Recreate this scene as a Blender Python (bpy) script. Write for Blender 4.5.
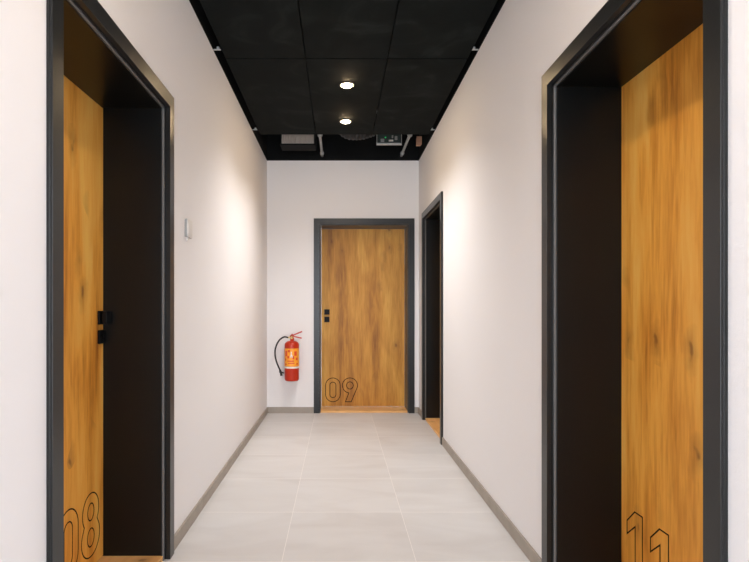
import bpy, bmesh, math, random
from mathutils import Vector, Matrix
for o in list(bpy.data.objects): bpy.data.objects.remove(o)
C = bpy.context.scene.collection
S = bpy.context.scene
H = 1.13            # camera height, the unit everything was measured in
PI = math.pi

# ------------------------------------------------------------------ camera
cam = bpy.data.cameras.new('camera'); co = bpy.data.objects.new('camera', cam); C.objects.link(co)
cam.sensor_width = 36; cam.lens = 554 * 36 / 749
cam.shift_x = 35.7 / 749; cam.shift_y = 27.3 / 749
cam.clip_start = .02
co.location = (0, 0, H); co.rotation_euler = (PI/2, 0, 0)
S.camera = co

# ------------------------------------------------------------------ world, light, exposure
XL, XR, YB, CEIL = -.686*H, .764*H, 5.29*H, 2.41*H      # wall planes, ceiling height
YR = -2.2                                               # unseen open end, added behind the camera to let daylight in
w = bpy.data.worlds.new('sky'); S.world = w; w.use_nodes = True
bg = w.node_tree.nodes['Background']; bg.inputs[0].default_value = (.89, .94, 1.03, 1); bg.inputs[1].default_value = 11.0
pl = bpy.data.lights.new('corridor_end_portal', 'AREA'); pl.shape = 'RECTANGLE'; pl.size = XR-XL; pl.size_y = CEIL
po = bpy.data.objects.new('corridor_end_portal', pl); C.objects.link(po)
po.location = ((XL+XR)/2, YR-.02, CEIL/2); po.rotation_euler = (PI/2, 0, 0); pl.cycles.is_portal = True
LAMP_POWER = [76, 82, 32, 9]
LAMP_COLOR = (1, .97, .965)
LAMPS = [4.18, 3.50, 1.42, .74]                   # distances along the corridor, in H; nearer pair unseen, added for light
vs = S.view_settings
vs.view_transform = 'Standard'; vs.look = 'None'; vs.gamma = 1; vs.use_curve_mapping = False; vs.exposure = 0.0

# ------------------------------------------------------------------ materials
def mat(name, col=(.5,.5,.5), rough=.5, metal=0, spec=.5, bump=0, bscale=60, var=0, vscale=4):
    m = bpy.data.materials.new(name); m.use_nodes = True
    nt = m.node_tree; b = nt.nodes['Principled BSDF']
    b.inputs['Base Color'].default_value = (*col, 1); b.inputs['Roughness'].default_value = rough
    b.inputs['Metallic'].default_value = metal; b.inputs['Specular IOR Level'].default_value = spec
    tc = nt.nodes.new('ShaderNodeTexCoord')
    if var:
        n = nt.nodes.new('ShaderNodeTexNoise'); n.inputs['Scale'].default_value = vscale; n.inputs['Detail'].default_value = 6
        nt.links.new(tc.outputs['Object'], n.inputs['Vector'])
        r = nt.nodes.new('ShaderNodeValToRGB')
        r.color_ramp.elements[0].position = .3; r.color_ramp.elements[1].position = .7
        r.color_ramp.elements[0].color = (*[c*(1-var) for c in col], 1); r.color_ramp.elements[1].color = (*[min(1, c*(1+var)) for c in col], 1)
        nt.links.new(n.outputs['Fac'], r.inputs[0]); nt.links.new(r.outputs[0], b.inputs['Base Color'])
    if bump:
        n = nt.nodes.new('ShaderNodeTexNoise'); n.inputs['Scale'].default_value = bscale; n.inputs['Detail'].default_value = 4
        nt.links.new(tc.outputs['Object'], n.inputs['Vector'])
        bp = nt.nodes.new('ShaderNodeBump'); bp.inputs['Strength'].default_value = bump; bp.inputs['Distance'].default_value = .002
        nt.links.new(n.outputs['Fac'], bp.inputs['Height']); nt.links.new(bp.outputs[0], b.inputs['Normal'])
    return m

def ramp(nt, stops):
    r = nt.nodes.new('ShaderNodeValToRGB'); e = r.color_ramp.elements
    while len(e) < len(stops): e.new(.5)
    for k, (p, c) in enumerate(stops): e[k].position = p; e[k].color = (*c, 1)
    return r

def wood(name, seed, stops, grain=1, rough=.45, vertical=True):
    m = bpy.data.materials.new(name); m.use_nodes = True; nt = m.node_tree; L = nt.links.new
    b = nt.nodes['Principled BSDF']; b.inputs['Roughness'].default_value = rough; b.inputs['Specular IOR Level'].default_value = .3
    tc = nt.nodes.new('ShaderNodeTexCoord')
    def mp(sc, off):
        n = nt.nodes.new('ShaderNodeMapping'); n.inputs['Scale'].default_value = sc; n.inputs['Location'].default_value = off
        L(tc.outputs['Object'], n.inputs['Vector']); return n
    def noise(sc, scale, det, dist=0, off=0):
        q = mp(sc, (seed*3.7+off, seed*1.3, seed*5.1+off)); n = nt.nodes.new('ShaderNodeTexNoise')
        n.inputs['Scale'].default_value = scale; n.inputs['Detail'].default_value = det; n.inputs['Distortion'].default_value = dist
        L(q.outputs[0], n.inputs['Vector']); return n.outputs['Fac']
    sv = (1, 1, .09) if vertical else (.12, 1, 1)
    sm = (1, 1, .22) if vertical else (.4, 1, 1)
    def math_(op, a, c):
        n = nt.nodes.new('ShaderNodeMath'); n.operation = op
        for k, v in enumerate((a, c)):
            if isinstance(v, (int, float)): n.inputs[k].default_value = v
            else: L(v, n.inputs[k])
        return n.outputs[0]
    broad = noise(sv, 9, 3, .6)
    fine = noise(sv, 70, 5, .3, 11)
    patch = noise(sm, 5, 4, .8, 23)
    f = math_('ADD', math_('MULTIPLY', broad, .42), math_('ADD', math_('MULTIPLY', fine, .20*grain), math_('MULTIPLY', patch, .38)))
    r = ramp(nt, stops); L(f, r.inputs[0])
    # knots: sparse voronoi cells, squeezed along the grain
    q = mp((6.5, 6.5, 3.4), (seed*2.1, 0, seed*.77)); v = nt.nodes.new('ShaderNodeTexVoronoi'); v.feature = 'F1'; v.inputs['Scale'].default_value = 1.0
    wv = nt.nodes.new('ShaderNodeVectorMath'); wv.operation = 'ADD'
    nn = nt.nodes.new('ShaderNodeTexNoise'); nn.inputs['Scale'].default_value = 14; L(tc.outputs['Object'], nn.inputs['Vector'])
    sc_ = nt.nodes.new('ShaderNodeVectorMath'); sc_.operation = 'SCALE'; sc_.inputs['Scale'].default_value = .35; L(nn.outputs['Color'], sc_.inputs[0])
    L(q.outputs[0], wv.inputs[0]); L(sc_.outputs[0], wv.inputs[1]); L(wv.outputs[0], v.inputs['Vector'])
    kr = ramp(nt, [(.0, (1,1,1)), (.05, (.9,.9,.9)), (.10, (.38,.38,.38)), (.32, (0,0,0))]); L(v.outputs['Distance'], kr.inputs[0])
    sel = math_('GREATER_THAN', noise((1,1,1), 2.2, 1, 0, 41), .46)
    kf = math_('MULTIPLY', math_('MULTIPLY', kr.outputs[0], sel), .8)
    mx = nt.nodes.new('ShaderNodeMix'); mx.data_type = 'RGBA'; L(kf, mx.inputs['Factor'])
    L(r.outputs[0], mx.inputs['A']); mx.inputs['B'].default_value = (.17, .055, .010, 1)
    L(mx.outputs['Result'], b.inputs['Base Color'])
    bp = nt.nodes.new('ShaderNodeBump'); bp.inputs['Strength'].default_value = .15; bp.inputs['Distance'].default_value = .001
    L(fine, bp.inputs['Height']); L(bp.outputs[0], b.inputs['Normal'])
    return m

OAK = [(.34, (.38,.122,.014)), (.43, (.69,.285,.036)), (.51, (.87,.415,.068)), (.62, (.93,.545,.125))]
OAKD = [(.33, (.27,.10,.014)), (.43, (.48,.21,.028)), (.52, (.62,.30,.048)), (.64, (.76,.42,.085))]
M = {}
M['oak1'] = wood('oak_leaf_a', 1, OAK); M['oak2'] = wood('oak_leaf_b', 4.3, OAKD); M['oak3'] = wood('oak_leaf_c', 7.9, OAK); M['oak4'] = wood('oak_leaf_d', 9.4, OAK)
M['oakfloor'] = wood('oak_flooring', 2.2, [(.3,(.62,.31,.10)), (.5,(.82,.48,.19)), (.7,(.90,.58,.27))], .6, .35, False)
M['plaster'] = mat('white_plaster', (.80,.785,.785), .85, 0, .3, .12, 180)
M['black'] = mat('plenum_black', (.0045,.005,.0053), .8, 0, .15)
M['steel'] = mat('anthracite_steel', (.0035,.0042,.0044), .3, 0, .3, .05, 90)  # lining copy of the frame steel, darkened as in the niche shade
M['casing'] = mat('anthracite_powder_coat', (.0085,.0090,.0088), .3, 0, .4, .05, 90)  # same frame steel, lightened for the light on the casings
c_ = M['casing'].node_tree.nodes['Principled BSDF']; c_.inputs['Sheen Weight'].default_value = .05; c_.inputs['Sheen Roughness'].default_value = .35  # sheen stands in for grazing reflection on the casings
M['gasket'] = mat('grey_rubber_gasket', (.11,.112,.11), .4, 0, .5)  # grey lightened to stand in for the glint along the bead
M['handle'] = mat('matt_black_hardware', (.003,.003,.0035), .5, 0, .2)
M['groove'] = mat('engraved_black_line', (.006,.0035,.003), .8, 0, .15)
M['skirt'] = mat('grey_stone_skirting', (.34,.30,.255), .55, 0, .4, .1, 60, .08, 12)
M['white_plastic'] = mat('white_plastic', (.72,.70,.67), .4)
M['grey_plastic'] = mat('grey_plastic', (.30,.30,.29), .5)  # plastic parts, and the shaded side of the wall controller
M['red'] = mat('red_enamel', (.50,.030,.008), .32, 0, .4)
M['label'] = mat('yellow_orange_label', (.92,.36,.03), .45)
M['label_red'] = mat('red_label_print', (.70,.07,.02), .45)
M['label_white'] = mat('white_label_print', (.85,.80,.72), .45)
M['rubber'] = mat('black_rubber', (.012,.012,.012), .5)
M['brass'] = mat('brass', (.55,.40,.18), .35, .9)
M['galv'] = mat('galvanised_steel', (.42,.43,.42), .45, .3, .5, 0, 60, .15, 20)
M['fins'] = mat('aluminium_fins', (.60,.52,.45), .5, 0)
M['pcb'] = mat('circuit_board', (.02,.035,.03), .5)
M['tan'] = mat('tan_cardboard', (.32,.17,.10), .7)
M['green_led'] = mat('green_led', (.0,.4,.1)); e = M['green_led'].node_tree.nodes['Principled BSDF']; e.inputs['Emission Color'].default_value = (.05,1,.3,1); e.inputs['Emission Strength'].default_value = .6
M['lens'] = mat('downlight_lens', (.9,.8,.6)); e = M['lens'].node_tree.nodes['Principled BSDF']; e.inputs['Emission Color'].default_value = (1,.72,.42,1); e.inputs['Emission Strength'].default_value = 400
M['rim'] = mat('amber_diffuser_rim', (.9,.6,.2)); e = M['rim'].node_tree.nodes['Principled BSDF']; e.inputs['Emission Color'].default_value = (1,.50,.08,1); e.inputs['Emission Strength'].default_value = 1.2  # weak amber glow standing in for the halo around the lens
M['trim'] = mat('downlight_trim', (.55,.50,.42), .35, .2)

def tiles():
    m = bpy.data.materials.new('floor_tiles'); m.use_nodes = True; nt = m.node_tree; L = nt.links.new
    b = nt.nodes['Principled BSDF']; tc = nt.nodes.new('ShaderNodeTexCoord')
    sx = nt.nodes.new('ShaderNodeSeparateXYZ'); L(tc.outputs['Object'], sx.inputs[0])
    def mt(op, a, c=0):
        n = nt.nodes.new('ShaderNodeMath'); n.operation = op
        for k, v in enumerate((a, c)):
            if isinstance(v, (int, float)): n.inputs[k].default_value = v
            else: L(v, n.inputs[k])
        return n.outputs[0]
    T = .531*H
    def axis(o, off, wd):
        u = mt('DIVIDE', mt('SUBTRACT', o, off), T)
        fr = mt('FRACT', u)
        d = mt('MINIMUM', fr, mt('SUBTRACT', 1, fr))
        return mt('FLOOR', u), mt('LESS_THAN', d, wd)
    ix, gx = axis(sx.outputs[0], -.2254*H, .0021); iy, gy = axis(sx.outputs[1], 2.718*H, .0034)
    g = mt('MAXIMUM', gx, gy)
    cv = nt.nodes.new('ShaderNodeCombineXYZ'); L(ix, cv.inputs[0]); L(iy, cv.inputs[1])
    wn = nt.nodes.new('ShaderNodeTexWhiteNoise'); L(cv.outputs[0], wn.inputs['Vector'])
    off = nt.nodes.new('ShaderNodeVectorMath'); off.operation = 'MULTIPLY_ADD'; off.inputs[1].default_value = (9,9,9)
    L(wn.outputs['Color'], off.inputs[0]); L(tc.outputs['Object'], off.inputs[2])
    n = nt.nodes.new('ShaderNodeTexNoise'); n.inputs['Scale'].default_value = 2.2; n.inputs['Detail'].default_value = 7; n.inputs['Distortion'].default_value = 1.2
    mpp = nt.nodes.new('ShaderNodeMapping'); mpp.inputs['Scale'].default_value = (.7, 1.7, 1); L(off.outputs[0], mpp.inputs[0]); L(mpp.outputs[0], n.inputs['Vector'])
    r = ramp(nt, [(.3, (.56,.54,.525)), (.5, (.61,.595,.582)), (.72, (.655,.645,.635))]); L(n.outputs['Fac'], r.inputs[0])
    hs = nt.nodes.new('ShaderNodeHueSaturation'); L(r.outputs[0], hs.inputs['Color']); L(mt('ADD', mt('MULTIPLY', wn.outputs['Value'], .07), .965), hs.inputs['Value'])
    mx = nt.nodes.new('ShaderNodeMix'); mx.data_type = 'RGBA'; L(g, mx.inputs['Factor']); L(hs.outputs[0], mx.inputs['A']); mx.inputs['B'].default_value = (.80,.77,.74,1)
    L(mx.outputs['Result'], b.inputs['Base Color'])
    b.inputs['Specular IOR Level'].default_value = .5
    rr = mt('ADD', mt('MULTIPLY', n.outputs['Fac'], .2), .36); L(rr, b.inputs['Roughness'])
    return m
M['tiles'] = tiles()

def panelmat():
    m = bpy.data.materials.new('black_panel'); m.use_nodes = True; nt = m.node_tree; L = nt.links.new
    b = nt.nodes['Principled BSDF']; tc = nt.nodes.new('ShaderNodeTexCoord'); oi = nt.nodes.new('ShaderNodeObjectInfo')
    ad = nt.nodes.new('ShaderNodeVectorMath'); ad.operation = 'MULTIPLY_ADD'; ad.inputs[1].default_value = (30,17,0)
    L(oi.outputs['Random'], ad.inputs[0]); L(tc.outputs['Object'], ad.inputs[2])
    n = nt.nodes.new('ShaderNodeTexNoise'); n.inputs['Scale'].default_value = 2.5; n.inputs['Detail'].default_value = 8; n.inputs['Distortion'].default_value = 2.2
    L(ad.outputs[0], n.inputs['Vector'])
    r = ramp(nt, [(.30, (.0026,.0044,.0043)), (.54, (.0048,.0070,.0068)), (.78, (.016,.0195,.0185))]); L(n.outputs['Fac'], r.inputs[0])
    L(r.outputs[0], b.inputs['Base Color']); b.inputs['Roughness'].default_value = .8; b.inputs['Specular IOR Level'].default_value = .10
    return m
M['panel'] = panelmat()

# ------------------------------------------------------------------ mesh helpers
def box(bm, x0, x1, y0, y1, z0, z1):
    v = [bm.verts.new(p) for p in ((x0,y0,z0),(x1,y0,z0),(x1,y1,z0),(x0,y1,z0),(x0,y0,z1),(x1,y0,z1),(x1,y1,z1),(x0,y1,z1))]
    for f in ((0,3,2,1),(4,5,6,7),(0,1,5,4),(1,2,6,5),(2,3,7,6),(3,0,4,7)): bm.faces.new([v[i] for i in f])
def B(*boxes):
    bm = bmesh.new()
    for b in boxes: box(bm, *b)
    return bm
def obj(name, bm, m, parent=None, bevel=0, smooth=False, seg=2):
    bmesh.ops.recalc_face_normals(bm, faces=bm.faces)
    me = bpy.data.meshes.new(name); bm.to_mesh(me); bm.free()
    me.materials.append(m)
    if smooth:
        for p in me.polygons: p.use_smooth = True
    o = bpy.data.objects.new(name, me); C.objects.link(o)
    if parent: o.parent = parent
    if bevel:
        md = o.modifiers.new('bevel', 'BEVEL'); md.width = bevel; md.segments = seg; md.limit_method = 'ANGLE'; md.angle_limit = math.radians(40)
    return o
def empty(name, loc=(0,0,0), rz=0):
    o = bpy.data.objects.new(name, None); o.empty_display_size = .1; C.objects.link(o); o.location = loc; o.rotation_euler = (0,0,rz); return o
def tag(o, label, cat, group=None, kind=None):
    o['label'] = label; o['category'] = cat
    if group: o['group'] = group
    if kind: o['kind'] = kind
    return o
def lathe(bm, prof, n=32, c=(0,0,0), axis='z', cap=True):
    rings = []
    for r, h in prof:
        ring = []
        for k in range(n):
            a = 2*PI*k/n; p = (r*math.cos(a), r*math.sin(a), h)
            if axis == 'y': p = (p[0], h, p[1])
            if axis == 'x': p = (h, p[0], p[1])
            ring.append(bm.verts.new((c[0]+p[0], c[1]+p[1], c[2]+p[2])))
        rings.append(ring)
    for a, b in zip(rings, rings[1:]):
        for k in range(n): bm.faces.new((a[k], a[(k+1)%n], b[(k+1)%n], b[k]))
    if cap: bm.faces.new(rings[0]); bm.faces.new(rings[-1])
def smooth_path(pts, n=8):
    P = [Vector(p) for p in pts]; out = []
    Q = [P[0]*2-P[1]] + P + [P[-1]*2-P[-2]]
    for i in range(1, len(Q)-2):
        a, b, c, d = Q[i-1:i+3]
        for k in range(n):
            t = k/n
            out.append(.5*((2*b)+(c-a)*t+(2*a-5*b+4*c-d)*t*t+(3*b-a-3*c+d)*t**3))
    out.append(P[-1]); return out
def tube(bm, pts, r, n=12):
    pts = [Vector(p) for p in pts]; rings = []; up = None
    for i, p in enumerate(pts):
        t = (pts[min(i+1, len(pts)-1)] - pts[max(i-1, 0)]).normalized()
        if up is None: up = t.orthogonal().normalized()
        up = (up - t*up.dot(t)).normalized(); s = t.cross(up)
        rr = r[i] if isinstance(r, (list, tuple)) else r
        rings.append([bm.verts.new(p + rr*(math.cos(2*PI*k/n)*up + math.sin(2*PI*k/n)*s)) for k in range(n)])
    for a, b in zip(rings, rings[1:]):
        for k in range(n): bm.faces.new((a[k], a[(k+1)%n], b[(k+1)%n], b[k]))
    bm.faces.new(rings[0]); bm.faces.new(rings[-1])

# ------------------------------------------------------------------ doors: sizes (metres)
FULL = .96*H; CAS = .072; HW = FULL/2 - CAS          # half width between linings
TOP = 1.793*H                                         # underside of the lining head
PROUD = .017; DEPTH = .262*H - PROUD                  # casing stands proud, leaf plane lies this deep in the wall
RAISE = .02*H
HOLE = HW + .03; HTOP = TOP + .03; WALLT = DEPTH + .06

DOORS = [  # name, location, rotation
    ('door_1', (XL, 1.779*H, 0),  PI/2),
    ('door_2', (.2415*H, YB, 0),  0),
    ('door_3', (XR, 4.535*H, 0), -PI/2),
    ('door_4', (XR, 1.567*H, 0), -PI/2)]

# ------------------------------------------------------------------ room shell
fl = obj('floor', B((XL-.6, XR+.6, YR, YB+.6, -.1, 0)), M['tiles'])
tag(fl, 'light grey square stone tiles with pale grout on the corridor floor', 'floor', kind='structure')
def wall_boxes(a0, a1, holes):
    out = []; c = a0
    for h in sorted(holes):
        out.append((c, h-HOLE, 0, CEIL)); out.append((h-HOLE, h+HOLE, HTOP, CEIL)); c = h+HOLE
    out.append((c, a1, 0, CEIL)); return out
wl = obj('wall_left', B(*[(XL-WALLT, XL, a, b, z0, z1) for a, b, z0, z1 in wall_boxes(YR, YB+WALLT, [1.779*H])]), M['plaster'])
wr = obj('wall_right', B(*[(XR, XR+WALLT, a, b, z0, z1) for a, b, z0, z1 in wall_boxes(YR, YB, [1.567*H, 4.535*H])]), M['plaster'])
wb = obj('wall_back', B(*[(a, b, YB, YB+WALLT, z0, z1) for a, b, z0, z1 in wall_boxes(XL, XR+WALLT, [.2415*H])]), M['plaster'])
tag(wl, 'white plastered wall on the left with the door numbered 08', 'wall', kind='structure')
tag(wr, 'white plastered wall on the right with two dark framed doorways', 'wall', kind='structure')
tag(wb, 'white plastered end wall behind the fire extinguisher', 'wall', kind='structure')
# black painted walls of the void above the panels, and its soffit
VT = CEIL + .42
for n, b, lab in (('trim_1', (XL-.1, XL-.002, YR, YB+.1, CEIL, VT), 'black painted strip of wall above the left side of the ceiling'),
                  ('trim_2', (XR+.002, XR+.1, YR, YB+.1, CEIL, VT), 'black painted strip of wall above the right side of the ceiling'),
                  ('trim_3', (XL-.002, XR+.002, YB+.002, YB+.1, CEIL, VT), 'black painted strip of wall above the end wall')):
    tag(obj(n, B(b), M['black']), lab, 'trim', kind='structure')
tag(obj('ceiling', B((XL-.1, XR+.1, YR, YB+.1, VT, VT+.1)), M['black']), 'black soffit of the open void above the ceiling panels', 'ceiling', kind='structure')
tag(obj('ceiling', B((XL+.054, XR-.040, YR, 1.752*H, CEIL, CEIL+.02)), M['panel']), 'black ceiling in front of the panels, nearest the viewer', 'ceiling', kind='structure')

# skirting
BH, BT = .058*H, .0105
def skirt(name, boxes, lab):
    tag(obj(name, B(*boxes), M['skirt'], bevel=.0015), lab, 'baseboard', kind='structure')
e = FULL/2
skirt('baseboard_left', [(XL, XL+BT, YR, 1.779*H-e, 0, BH), (XL, XL+BT, 1.779*H+e, YB, 0, BH)], 'grey tile skirting along the left wall')
skirt('baseboard_right', [(XR-BT, XR, YR, 1.567*H-e, 0, BH), (XR-BT, XR, 1.567*H+e, 4.535*H-e, 0, BH), (XR-BT, XR, 4.535*H+e, YB, 0, BH)], 'grey tile skirting along the right wall')
skirt('baseboard_back', [(XL+BT, .2415*H-e, YB-BT, YB, 0, BH), (.2415*H+e, XR-BT, YB-BT, YB, 0, BH)], 'grey tile skirting along the end wall beside the wooden door')

# ------------------------------------------------------------------ ceiling panels
ROWS = [(1.757, 3.125), (3.132, 4.497)]
COLS = [(-.638, -.190), (-.184, .272), (.278, .728)]
LABS = [['black ceiling panel in the nearer row, touching the left side gap', 'black ceiling panel in the nearer row, middle of its three, without lamps', 'black ceiling panel in the nearer row, beside the right wall'],
        ['black ceiling panel beside the left wall in the far row, left of the glowing downlights', 'black ceiling panel holding the two glowing downlights', 'black ceiling panel beside the right wall in the far row, right of the downlights']]
for i, (a, b) in enumerate(ROWS):
    for j, (c, d) in enumerate(COLS):
        lx, ly = (d-c)*H, (b-a)*H
        o = obj('ceiling_panel', B((-lx/2, lx/2, -ly/2, ly/2, 0, .018)), M['panel'], bevel=.002)
        o.location = ((c+d)/2*H, (a+b)/2*H, CEIL); tag(o, LABS[i][j], 'ceiling panel')
# small clips carrying the panels at the side gaps
for x, sg, z, lab in ((XL+.030, 1, 3.03, 'small pale metal clip in the left ceiling gap, nearer one'), (XL+.030, 1, 4.39, 'small pale metal clip in the left ceiling gap, by the open end'),
               (XR-.030, -1, 3.03, 'small pale metal clip in the right ceiling gap, nearer one'), (XR-.030, -1, 4.39, 'small pale metal clip in the right ceiling gap, by the open end')):
    o = obj('panel_clip', B((-.030*sg, .016*sg, -.006, .006, .004, .010), (-.008*sg, .008*sg, -.010, .010, .006, .022)), M['galv'], bevel=.001)
    o.location = (x, z*H, CEIL-.002); tag(o, lab, 'clip')

# ------------------------------------------------------------------ door builder
def sweep(name, prof, m, parent, z0=0, bevel=0, hw=HW, top=TOP):
    """prof: closed polygon of (u, v): u away from the opening, v into the wall; swept jamb - head - jamb with mitred corners"""
    bm = bmesh.new(); rows = []
    for (u, v) in prof:
        rows.append([bm.verts.new(p) for p in ((-hw-u, v, z0), (-hw-u, v, top+u), (hw+u, v, top+u), (hw+u, v, z0))])
    n = len(prof)
    for i in range(n):
        a, b = rows[i], rows[(i+1)%n]
        for k in range(3): bm.faces.new((a[k], a[k+1], b[k+1], b[k]))
    bm.faces.new([r[0] for r in rows]); bm.faces.new([r[3] for r in reversed(rows)])
    return obj(name, bm, m, parent, bevel=bevel)

def ell(cx, cy, rx, ry, a0=0, a1=360, n=40, p=2.0):
    out = []
    for k in range(n+1):
        a = math.radians(a0+(a1-a0)*k/n); c, s = math.cos(a), math.sin(a)
        out.append((cx+rx*math.copysign(abs(c)**(2/p), c), cy+ry*math.copysign(abs(s)**(2/p), s)))
    return out
def stadium(x0, x1, y0, y1, n=14):
    r = (x1-x0)/2; cx = (x0+x1)/2
    return ell(cx, y1-r, r, r, 0, 180, n) + ell(cx, y0+r, r, r, 180, 360, n)
def glyph(d):
    if d == '0': return [stadium(0, .146, 0, .238), stadium(.043, .103, .042, .196)]
    if d == '1': return [[(.098, 0), (.098, .238), (.050, .238), (0, .191), (0, .145), (.053, .189), (.053, 0)]]
    if d == '8':
        up = ell(.076, .170, .068, .068, -38, 218, 34); lo = ell(.076, .072, .076, .072, 143, 397, 36)
        return [up + lo, ell(.076, .168, .026, .032)[:-1], ell(.076, .072, .028, .034)[:-1]]
    if d == '9':
        return [ell(.075, .163, .075, .075, -22, 262, 36) + [(.030, 0), (.088, 0)], ell(.075, .163, .034, .036)[:-1]]
def ribbon(bm, path, x, z, w, y0, y1):
    P = []
    for p in path:
        v = Vector((p[0]*H+x, p[1]*H+z))
        if not P or (v-P[-1]).length > 1e-4: P.append(v)
    if (P[0]-P[-1]).length < 1e-4: P.pop()
    n = len(P); rows = []
    for i in range(n):
        t0 = (P[i]-P[i-1]).normalized(); t1 = (P[(i+1)%n]-P[i]).normalized()
        n0 = Vector((-t0.y, t0.x)); n1 = Vector((-t1.y, t1.x)); m = (n0+n1)
        m = m.normalized() if m.length > 1e-6 else n0
        m = m * min(1/max(m.dot(n0), .3), 2.2) * w/2
        a, b = P[i]+m, P[i]-m
        rows.append([bm.verts.new((q.x, y, q.y)) for q in (a, b) for y in (y0, y1)])   # a0 a1 b0 b1
    for i in range(n):
        r, s = rows[i], rows[(i+1)%n]
        for p, q in ((0, 2), (2, 3), (3, 1), (1, 0)): bm.faces.new((r[p], r[q], s[q], s[p]))

def rosette_set(parent, cx, side):
    """square knob above, square lock rosette below; side = direction of the leaf's free middle"""
    s = .0298
    y = DEPTH
    h = obj('door_handle', B((cx-s, cx+s, y-.010, y, .990*H-2*s, .990*H)), M['handle'], parent, bevel=.002)
    zc = .990*H - s
    bm = bmesh.new(); lathe(bm, [(.011, -.020), (.011, 0)], 20, (cx, y-.008, zc), 'y'); box(bm, cx-.028, cx+.028, y-.040, y-.020, zc-.028, zc+.028)
    obj('knob', bm, M['handle'], h, bevel=.002)
    l = obj('lock_plate', B((cx-s+.001, cx+s-.001, y-.010, y, .915*H-2*s, .915*H)), M['handle'], parent, bevel=.002)
    bm = bmesh.new(); zc = .915*H - s
    lathe(bm, [(.0085, -.004), (.0085, .0)], 20, (cx, y-.010, zc+.006), 'y'); box(bm, cx-.0045, cx+.0045, y-.014, y-.010, zc-.020, zc+.002)
    c = obj('lock_cylinder', bm, M['galv'] if False else M['handle'], l)

def make_door(name, loc, rz, oak, digits, hx, label):
    r = empty(name, loc, rz); tag(r, label, 'door', kind='structure')
    # casing with shadow line on its outer edge, return into the opening, rebate, deep lining
    prof = [(CAS, 0), (CAS, -.0085), (CAS-.002, -.0095), (CAS, -.0105), (CAS, -PROUD), (.012, -PROUD), (.012, 0)]
    sweep('door_casing', prof, M['casing'], r, bevel=.0012)
    prof = [(.012, 0), (.012, .007), (.006, .007), (.006, .019), (0, .019), (0, DEPTH+.05), (.022, DEPTH+.05), (.022, 0)]
    sweep('door_lining', prof, M['steel'], r, bevel=.0010)
    g = [(.0115 , .0075), (.003, .0075), (.0005, .0105), (.0005, .0145), (.003, .0185), (.0115, .0185)]
    sweep('door_gasket', g, M['gasket'], r)['label'] = 'dark grey rubber seal line'
    lf = obj('door_leaf', B((-HW+.0015, HW-.0015, DEPTH, DEPTH+.042, RAISE+.003, TOP-.0015)), oak, r, bevel=.001)
    if hx: rosette_set(lf, hx, 1)
    if digits:
        bm = bmesh.new(); t = 0
        for d, x in digits:
            for p in glyph(d): ribbon(bm, p, x, .066*H, .0080 if name == 'door_2' else .0056, DEPTH-.0006, DEPTH+.001)
        obj('door_number', bm, M['groove'], lf)['label'] = 'engraved outline number ' + ''.join(d for d, _ in digits)
    th = obj('threshold', B((-HW+.001, HW-.001, .012, DEPTH+.042, .0, RAISE)), M['oakfloor'], r, bevel=.0015)
    return r
hx = HW - .040*H - .012
make_door('door_1', DOORS[0][1], DOORS[0][2], M['oak1'], [('0', HW-(.037+.150+.171)*H), ('8', HW-.187*H)], HW-.0285*H-.0,
          'oak door numbered 08 in a deep dark steel frame, left wall')
make_door('door_2', DOORS[1][1], DOORS[1][2], M['oak2'], [('0', -HW+.043*H), ('9', -HW+.211*H)], -HW+.0565*H,
          'oak door numbered 09 in a dark steel frame, end wall')
make_door('door_3', DOORS[2][1], DOORS[2][2], M['oak4'], None, HW-.0565*H,
          'narrow looking dark framed doorway on the right wall beside the end wall')
make_door('door_4', DOORS[3][1], DOORS[3][2], M['oak3'], [('1', -HW+.041*H), ('1', -HW+.187*H)], HW-.0565*H,
          'oak door numbered 11 in a deep dark steel frame, right wall')

# ------------------------------------------------------------------ downlights
def downlight(y, label, power):
    t = empty('downlight', (.052*H, y*H, CEIL)); tag(t, label, 'downlight', 'round ceiling downlights' if 'two' in label else 'downlights above the viewer')
    bm = bmesh.new(); lathe(bm, [(.052, .0005), (.052, -.002), (.0485, -.0045), (.045, -.0045), (.0395, -.002), (.0385, -.0003)], 40, cap=False)
    obj('trim_ring', bm, M['trim'], t, smooth=True)
    bm = bmesh.new(); lathe(bm, [(.031, -.0004), (.0305, -.005), (.027, -.0095), (.019, -.0125), (.008, -.0138)], 40); obj('lens', bm, M['lens'], t)
    bm = bmesh.new(); lathe(bm, [(.0312, -.0012), (.0384, -.0020), (.0384, -.0008), (.0312, -.0004), (.0312, -.0012)], 40, cap=False); obj('diffuser_rim', bm, M['rim'], t)  # added glowing ring that imitates the lamp's yellow halo
    l = bpy.data.lights.new('downlight_lamp', 'SPOT'); l.energy = power; l.color = LAMP_COLOR; l.shadow_soft_size = .028
    l.spot_size = math.radians(131); l.spot_blend = 1
    lo = bpy.data.objects.new('downlight_lamp', l); C.objects.link(lo); lo.parent = t; lo.location = (0, 0, -.036)
LB = {0: 'glowing round ceiling downlight, farther of the two in the panel', 1: 'glowing round ceiling downlight, nearer of the two in the panel'}
for k, y in enumerate(LAMPS):
    downlight(y, LB.get(k, ['nearest round ceiling downlight to the panels, in the ceiling above doors 08 and 11', 'round ceiling downlight directly above the viewer'][k-2] if k > 1 else ''), LAMP_POWER[k])

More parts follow.
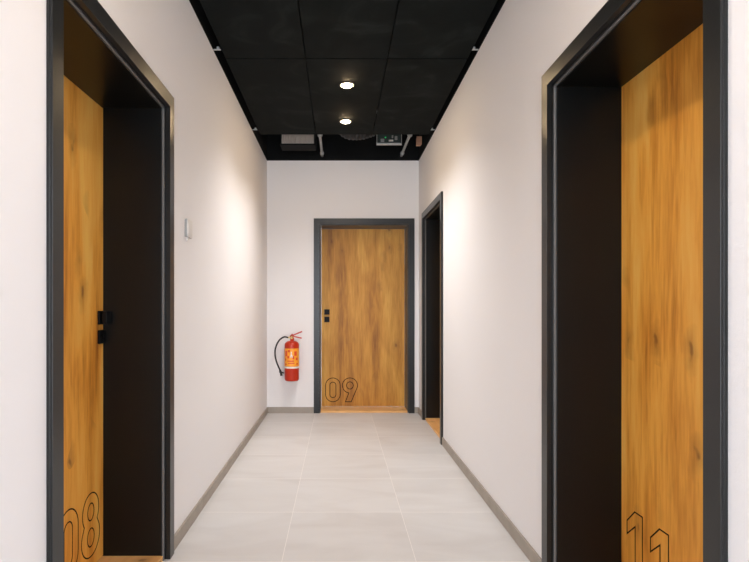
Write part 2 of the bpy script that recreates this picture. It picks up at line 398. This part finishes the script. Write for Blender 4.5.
# ------------------------------------------------------------------ things in the open void
# heating coil with pale fins
t = empty('fan_coil_unit', (-.360*H, 4.86*H, CEIL+.035)); tag(t, 'vent unit with pale upright fins in the open ceiling void, left side', 'vent unit')
obj('casing', B((-.175, .175, -.02, .20, -.012, 0), (-.175, .175, -.02, .20, .16, .172), (-.175, -.163, -.02, .20, 0, .16), (.163, .175, -.02, .20, 0, .16), (-.163, .163, .18, .20, 0, .16)), M['black'], t, bevel=.002)
obj('fins', B(*[(-.158+k*.0245, -.146+k*.0245, -.012, .05, .0, .16) for k in range(13)], (-.16, .16, .05, .06, 0, .16)), M['fins'], t)
obj('hanger', B((-.172,-.166,.10,.16,.172,VT-CEIL-.035)), M['galv'], t)
obj('hanger', B((.166,.172,.10,.16,.172,VT-CEIL-.035)), M['galv'], t)
# pipes
def pipe(x, label):
    t = empty('service_pipe', (x, 4.40*H, CEIL+.052)); tag(t, label, 'pipe')
    bm = bmesh.new(); tube(bm, [(0,0,0), (0,(5.29-4.40)*H,0)], .013, 16); obj('tube', bm, M['galv'], t, smooth=True)
    bm = bmesh.new(); lathe(bm, [(.014,-.012),(.021,-.012),(.021,.012),(.014,.012)], 20, (0,.80*H,0), 'y'); obj('coupling', bm, M['galv'], t, bevel=.001)
    bm = bmesh.new(); lathe(bm, [(.014,-.006),(.024,-.006),(.024,.006),(.014,.006)], 20, (0,.25*H,0), 'y'); obj('coupling', bm, M['galv'], t, bevel=.001)
pipe(-.158*H, 'thin grey metal pipe in the ceiling void beside the finned vent unit')
pipe(.596*H, 'thin grey metal pipe in the ceiling void beside the circuit board tray')
# controller tray
t = empty('control_tray', (.448*H, 4.86*H, CEIL+.030)); tag(t, 'grey tray with a small circuit board and green light in the ceiling void', 'control tray')
obj('tray', B((-.130, .118, -.012, .030, 0, .006), (-.130, .118, -.012, -.006, .006, .014), (-.130, -.125, -.012, .03, .006, .2), (.113, .118, -.012, .03, .006, .2)), M['galv'], t, bevel=.001)
obj('hanger', B((-.130,-.125,0,.02,.2,VT-CEIL-.030)), M['galv'], t)
obj('hanger', B((.113,.118,0,.02,.2,VT-CEIL-.030)), M['galv'], t)
pb = obj('circuit_board', B((-.115, .105, .02, .026, .012, .12)), M['pcb'], t)
obj('terminal_block', B((-.01, .035, .004, .02, .035, .050)), M['white_plastic'], pb, bevel=.001)
obj('terminal_block', B((-.09, -.055, .006, .02, .03, .06)), M['grey_plastic'], pb, bevel=.001)
obj('capacitor', B((.05, .075, .0, .02, .05, .085), (.02, .035, .004, .02, .07, .095)), M['grey_plastic'], pb, bevel=.002)
obj('green_light', B((-.048, -.036, .010, .02, .070, .080)), M['green_led'], pb, bevel=.002)
t = obj('junction_box', B((-.022, .022, -.02, .05, 0, .075), (-.026, .026, -.022, -.018, -.004, .079)), M['tan'], bevel=.002); t.location = (.700*H, 4.84*H, CEIL+.02)
tag(t, 'small tan brown box in the ceiling void beside the right wall', 'junction box')
t = obj('ventilation_duct', bmesh.new(), M['black'])
bm = bmesh.new()
pts = smooth_path([(.0, 4.75*H, CEIL+.16), (.10, 4.80*H, CEIL+.115), (.22, 4.82*H, CEIL+.12), (.34, 4.86*H, CEIL+.17)], 16)
tube(bm, pts, [.052+.005*math.sin(i*1.5) for i in range(len(pts))], 20); bm.to_mesh(t.data); bm.free()
for p in t.data.polygons: p.use_smooth = True
M['duct'] = mat('dark_foil_duct', (.012,.012,.013), .5, .0); t.data.materials[0] = M['duct']
hs = obj('hanger_strap', B((.148,.156,4.80*H-.012,4.80*H+.012,CEIL+.16,VT)), M['galv'], t)
tag(t, 'dark flexible duct in the ceiling void between the two pipes', 'duct')

# ------------------------------------------------------------------ wall switch
t = empty('wall_controller', (XL, 2.505*H, 1.355*H), PI/2); tag(t, 'small white controller box on the left wall beside door 08', 'wall controller')
obj('body', B((-.045, .045, -.013, 0, -.040, .050)), M['grey_plastic'], t, bevel=.0015)  # grey paints the unlit side of the white box
obj('cover', B((-.044, .045, -.0155, -.013, -.040, .050)), M['white_plastic'], t, bevel=.001)
obj('button', B((-.026, .026, -.0175, -.015, -.022, .028)), M['white_plastic'], t, bevel=.001)
obj('cable_outlet', B((-.014, .012, -.008, 0, -.056, -.040)), M['white_plastic'], t, bevel=.002)

# ------------------------------------------------------------------ fire extinguisher
px = lambda x, y, z=5.2: ((x-338.8)*z/554*H, (1+(308.3-y)*z/554)*H)
X0 = px(291.7, 0)[0]; ZB = px(0, 380.8)[1]; ZT = px(0, 340.8)[1]
R = .077; hgt = ZT-ZB
t = empty('fire_extinguisher', (X0, YB-.088, ZB), 0); tag(t, 'red fire extinguisher with black hose hanging on the end wall', 'fire extinguisher')
bm = bmesh.new()
prof = [(.040, .016), (.060, .0), (.070, .002), (R-.003, .012), (R, .022), (R, hgt-.045)]
for k in range(1, 9):
    a = PI/2*k/8; prof.append((.018+(R-.018)*math.cos(a), hgt-.045+.045*math.sin(a)))
prof += [(.018, hgt+.018)]
lathe(bm, prof, 48); cyl = obj('cylinder', bm, M['red'], t, smooth=True)
def band(name, z0, z1, m, a0=-PI, a1=0, rr=R+.0008, parent=None, n=32):
    bm = bmesh.new(); o = []; 
    for k in range(n+1):
        a = a0+(a1-a0)*k/n
        o.append([bm.verts.new((r*math.cos(a), r*math.sin(a), z)) for z in (z0, z1) for r in (rr-.002, rr)])
    for a, b in zip(o, o[1:]):
        for p, q in ((0,1),(1,3),(3,2),(2,0)): bm.faces.new((a[p], a[q], b[q], b[p]))
    bm.faces.new(o[0]); bm.faces.new(o[-1])
    return obj(name, bm, m, parent or t, smooth=False)
zl = lambda y: px(0, y)[1]-ZB
lab = band('instruction_label', zl(366.0), zl(348.2), M['label'])
bm = bmesh.new()
band('white_stripe', zl(368.0), zl(366.2), M['label_white'])
rnd = random.Random(3)
def patches(name, m, lst, rr):
    bm = bmesh.new()
    for a, z, wa, hz in lst:
        n = 6; o = []
        for k in range(n+1):
            q = a-wa/2+wa*k/n
            o.append([bm.verts.new((r*math.cos(q), r*math.sin(q), zz)) for zz in (z-hz/2, z+hz/2) for r in (rr-.001, rr)])
        for x, y in zip(o, o[1:]):
            for p, q2 in ((0,1),(1,3),(3,2),(2,0)): bm.faces.new((x[p], x[q2], y[q2], y[p]))
        bm.faces.new(o[0]); bm.faces.new(o[-1])
    return obj(name, bm, m, lab)
L0, L1 = zl(366), zl(348.2); LH = L1-L0
patches('label_print', M['label_red'], [(-PI/2+u, L0+LH*v, wa, LH*hh) for u, v, wa, hh in
        ((-.75,.72,.35,.30), (.62,.72,.38,.24), (-.32,.86,.30,.12), (.30,.50,.22,.16), (-.42,.52,.26,.14), (-.9,.38,.25,.12), (-.1,.30,.9,.06), (.0,.18,.9,.05), (.8,.42,.3,.14), (.9,.14,.3,.08), (-.85,.12,.3,.08))], R+.0016)
patches('label_pictogram', M['label_white'], [(-PI/2+u, L0+LH*v, wa, LH*hh) for u, v, wa, hh in
        ((0,.72,.12,.20), (-.10,.55,.12,.12), (.12,.55,.12,.12), (.02,.62,.18,.08))], R+.0016)
bm = bmesh.new(); lathe(bm, [(.014, 0), (.017, .004), (.017, .030), (.012, .034), (.012, .040)], 24, (0,0,hgt+.012))
box(bm, -.040, -.005, -.010, .010, hgt+.026, hgt+.044); valve = obj('valve', bm, M['brass'], t, bevel=.001)
valve['label'] = 'brass coloured valve body'
def bar(bm, a, b, w, h):
    a, b = Vector(a), Vector(b); d = (b-a); L = d.length; m = Matrix.Translation(a) @ d.to_track_quat('X', 'Z').to_matrix().to_4x4()
    n0 = len(bm.verts); box(bm, 0, L, -w/2, w/2, -h/2, h/2); bm.verts.ensure_lookup_table()
    for v in bm.verts[n0:]: v.co = m @ v.co
def P3(x, y, dy=0): q = px(x, y); return (q[0]-X0, dy, q[1]-ZB)
bm = bmesh.new(); bar(bm, P3(290.2, 336.4), P3(302.0, 331.6), .022, .013); bar(bm, P3(290.0, 336.6), P3(292.5, 334.2), .022, .014); obj('squeeze_lever', bm, M['red'], t, bevel=.0015)
bm = bmesh.new(); bar(bm, P3(291.0, 335.8), P3(301.6, 338.2), .022, .012); obj('carry_handle', bm, M['red'], t, bevel=.0015)
bm = bmesh.new(); hose = smooth_path([P3(288.2, 337.6, -.004), P3(284, 337.0, -.01), P3(279.3, 340.3, -.02), P3(276.0, 347, -.03), P3(275.2, 354, -.03), P3(276.8, 362, -.03), P3(280.2, 370.0, -.03)], 8)
tube(bm, hose, .0085, 14); obj('hose', bm, M['rubber'], t, smooth=True)
bm = bmesh.new(); tube(bm, [P3(280.0, 369.5, -.03), P3(281.0, 372, -.03), P3(281.6, 375.6, -.03)], [.011, .012, .013], 14); bar(bm, P3(279.3,371.6,-.03), P3(284.2,372.8,-.03), .014, .013)
obj('nozzle', bm, M['rubber'], t, bevel=.001)
bm = bmesh.new(); box(bm, -.018, .018, .082, .088, hgt*.45, hgt+.030); box(bm, -.012, .012, .016, .084, hgt+.020, hgt+.026); box(bm, -.016, .016, .070, .084, hgt*.5, hgt*.6); obj('wall_bracket', bm, M['red'], t, bevel=.001)
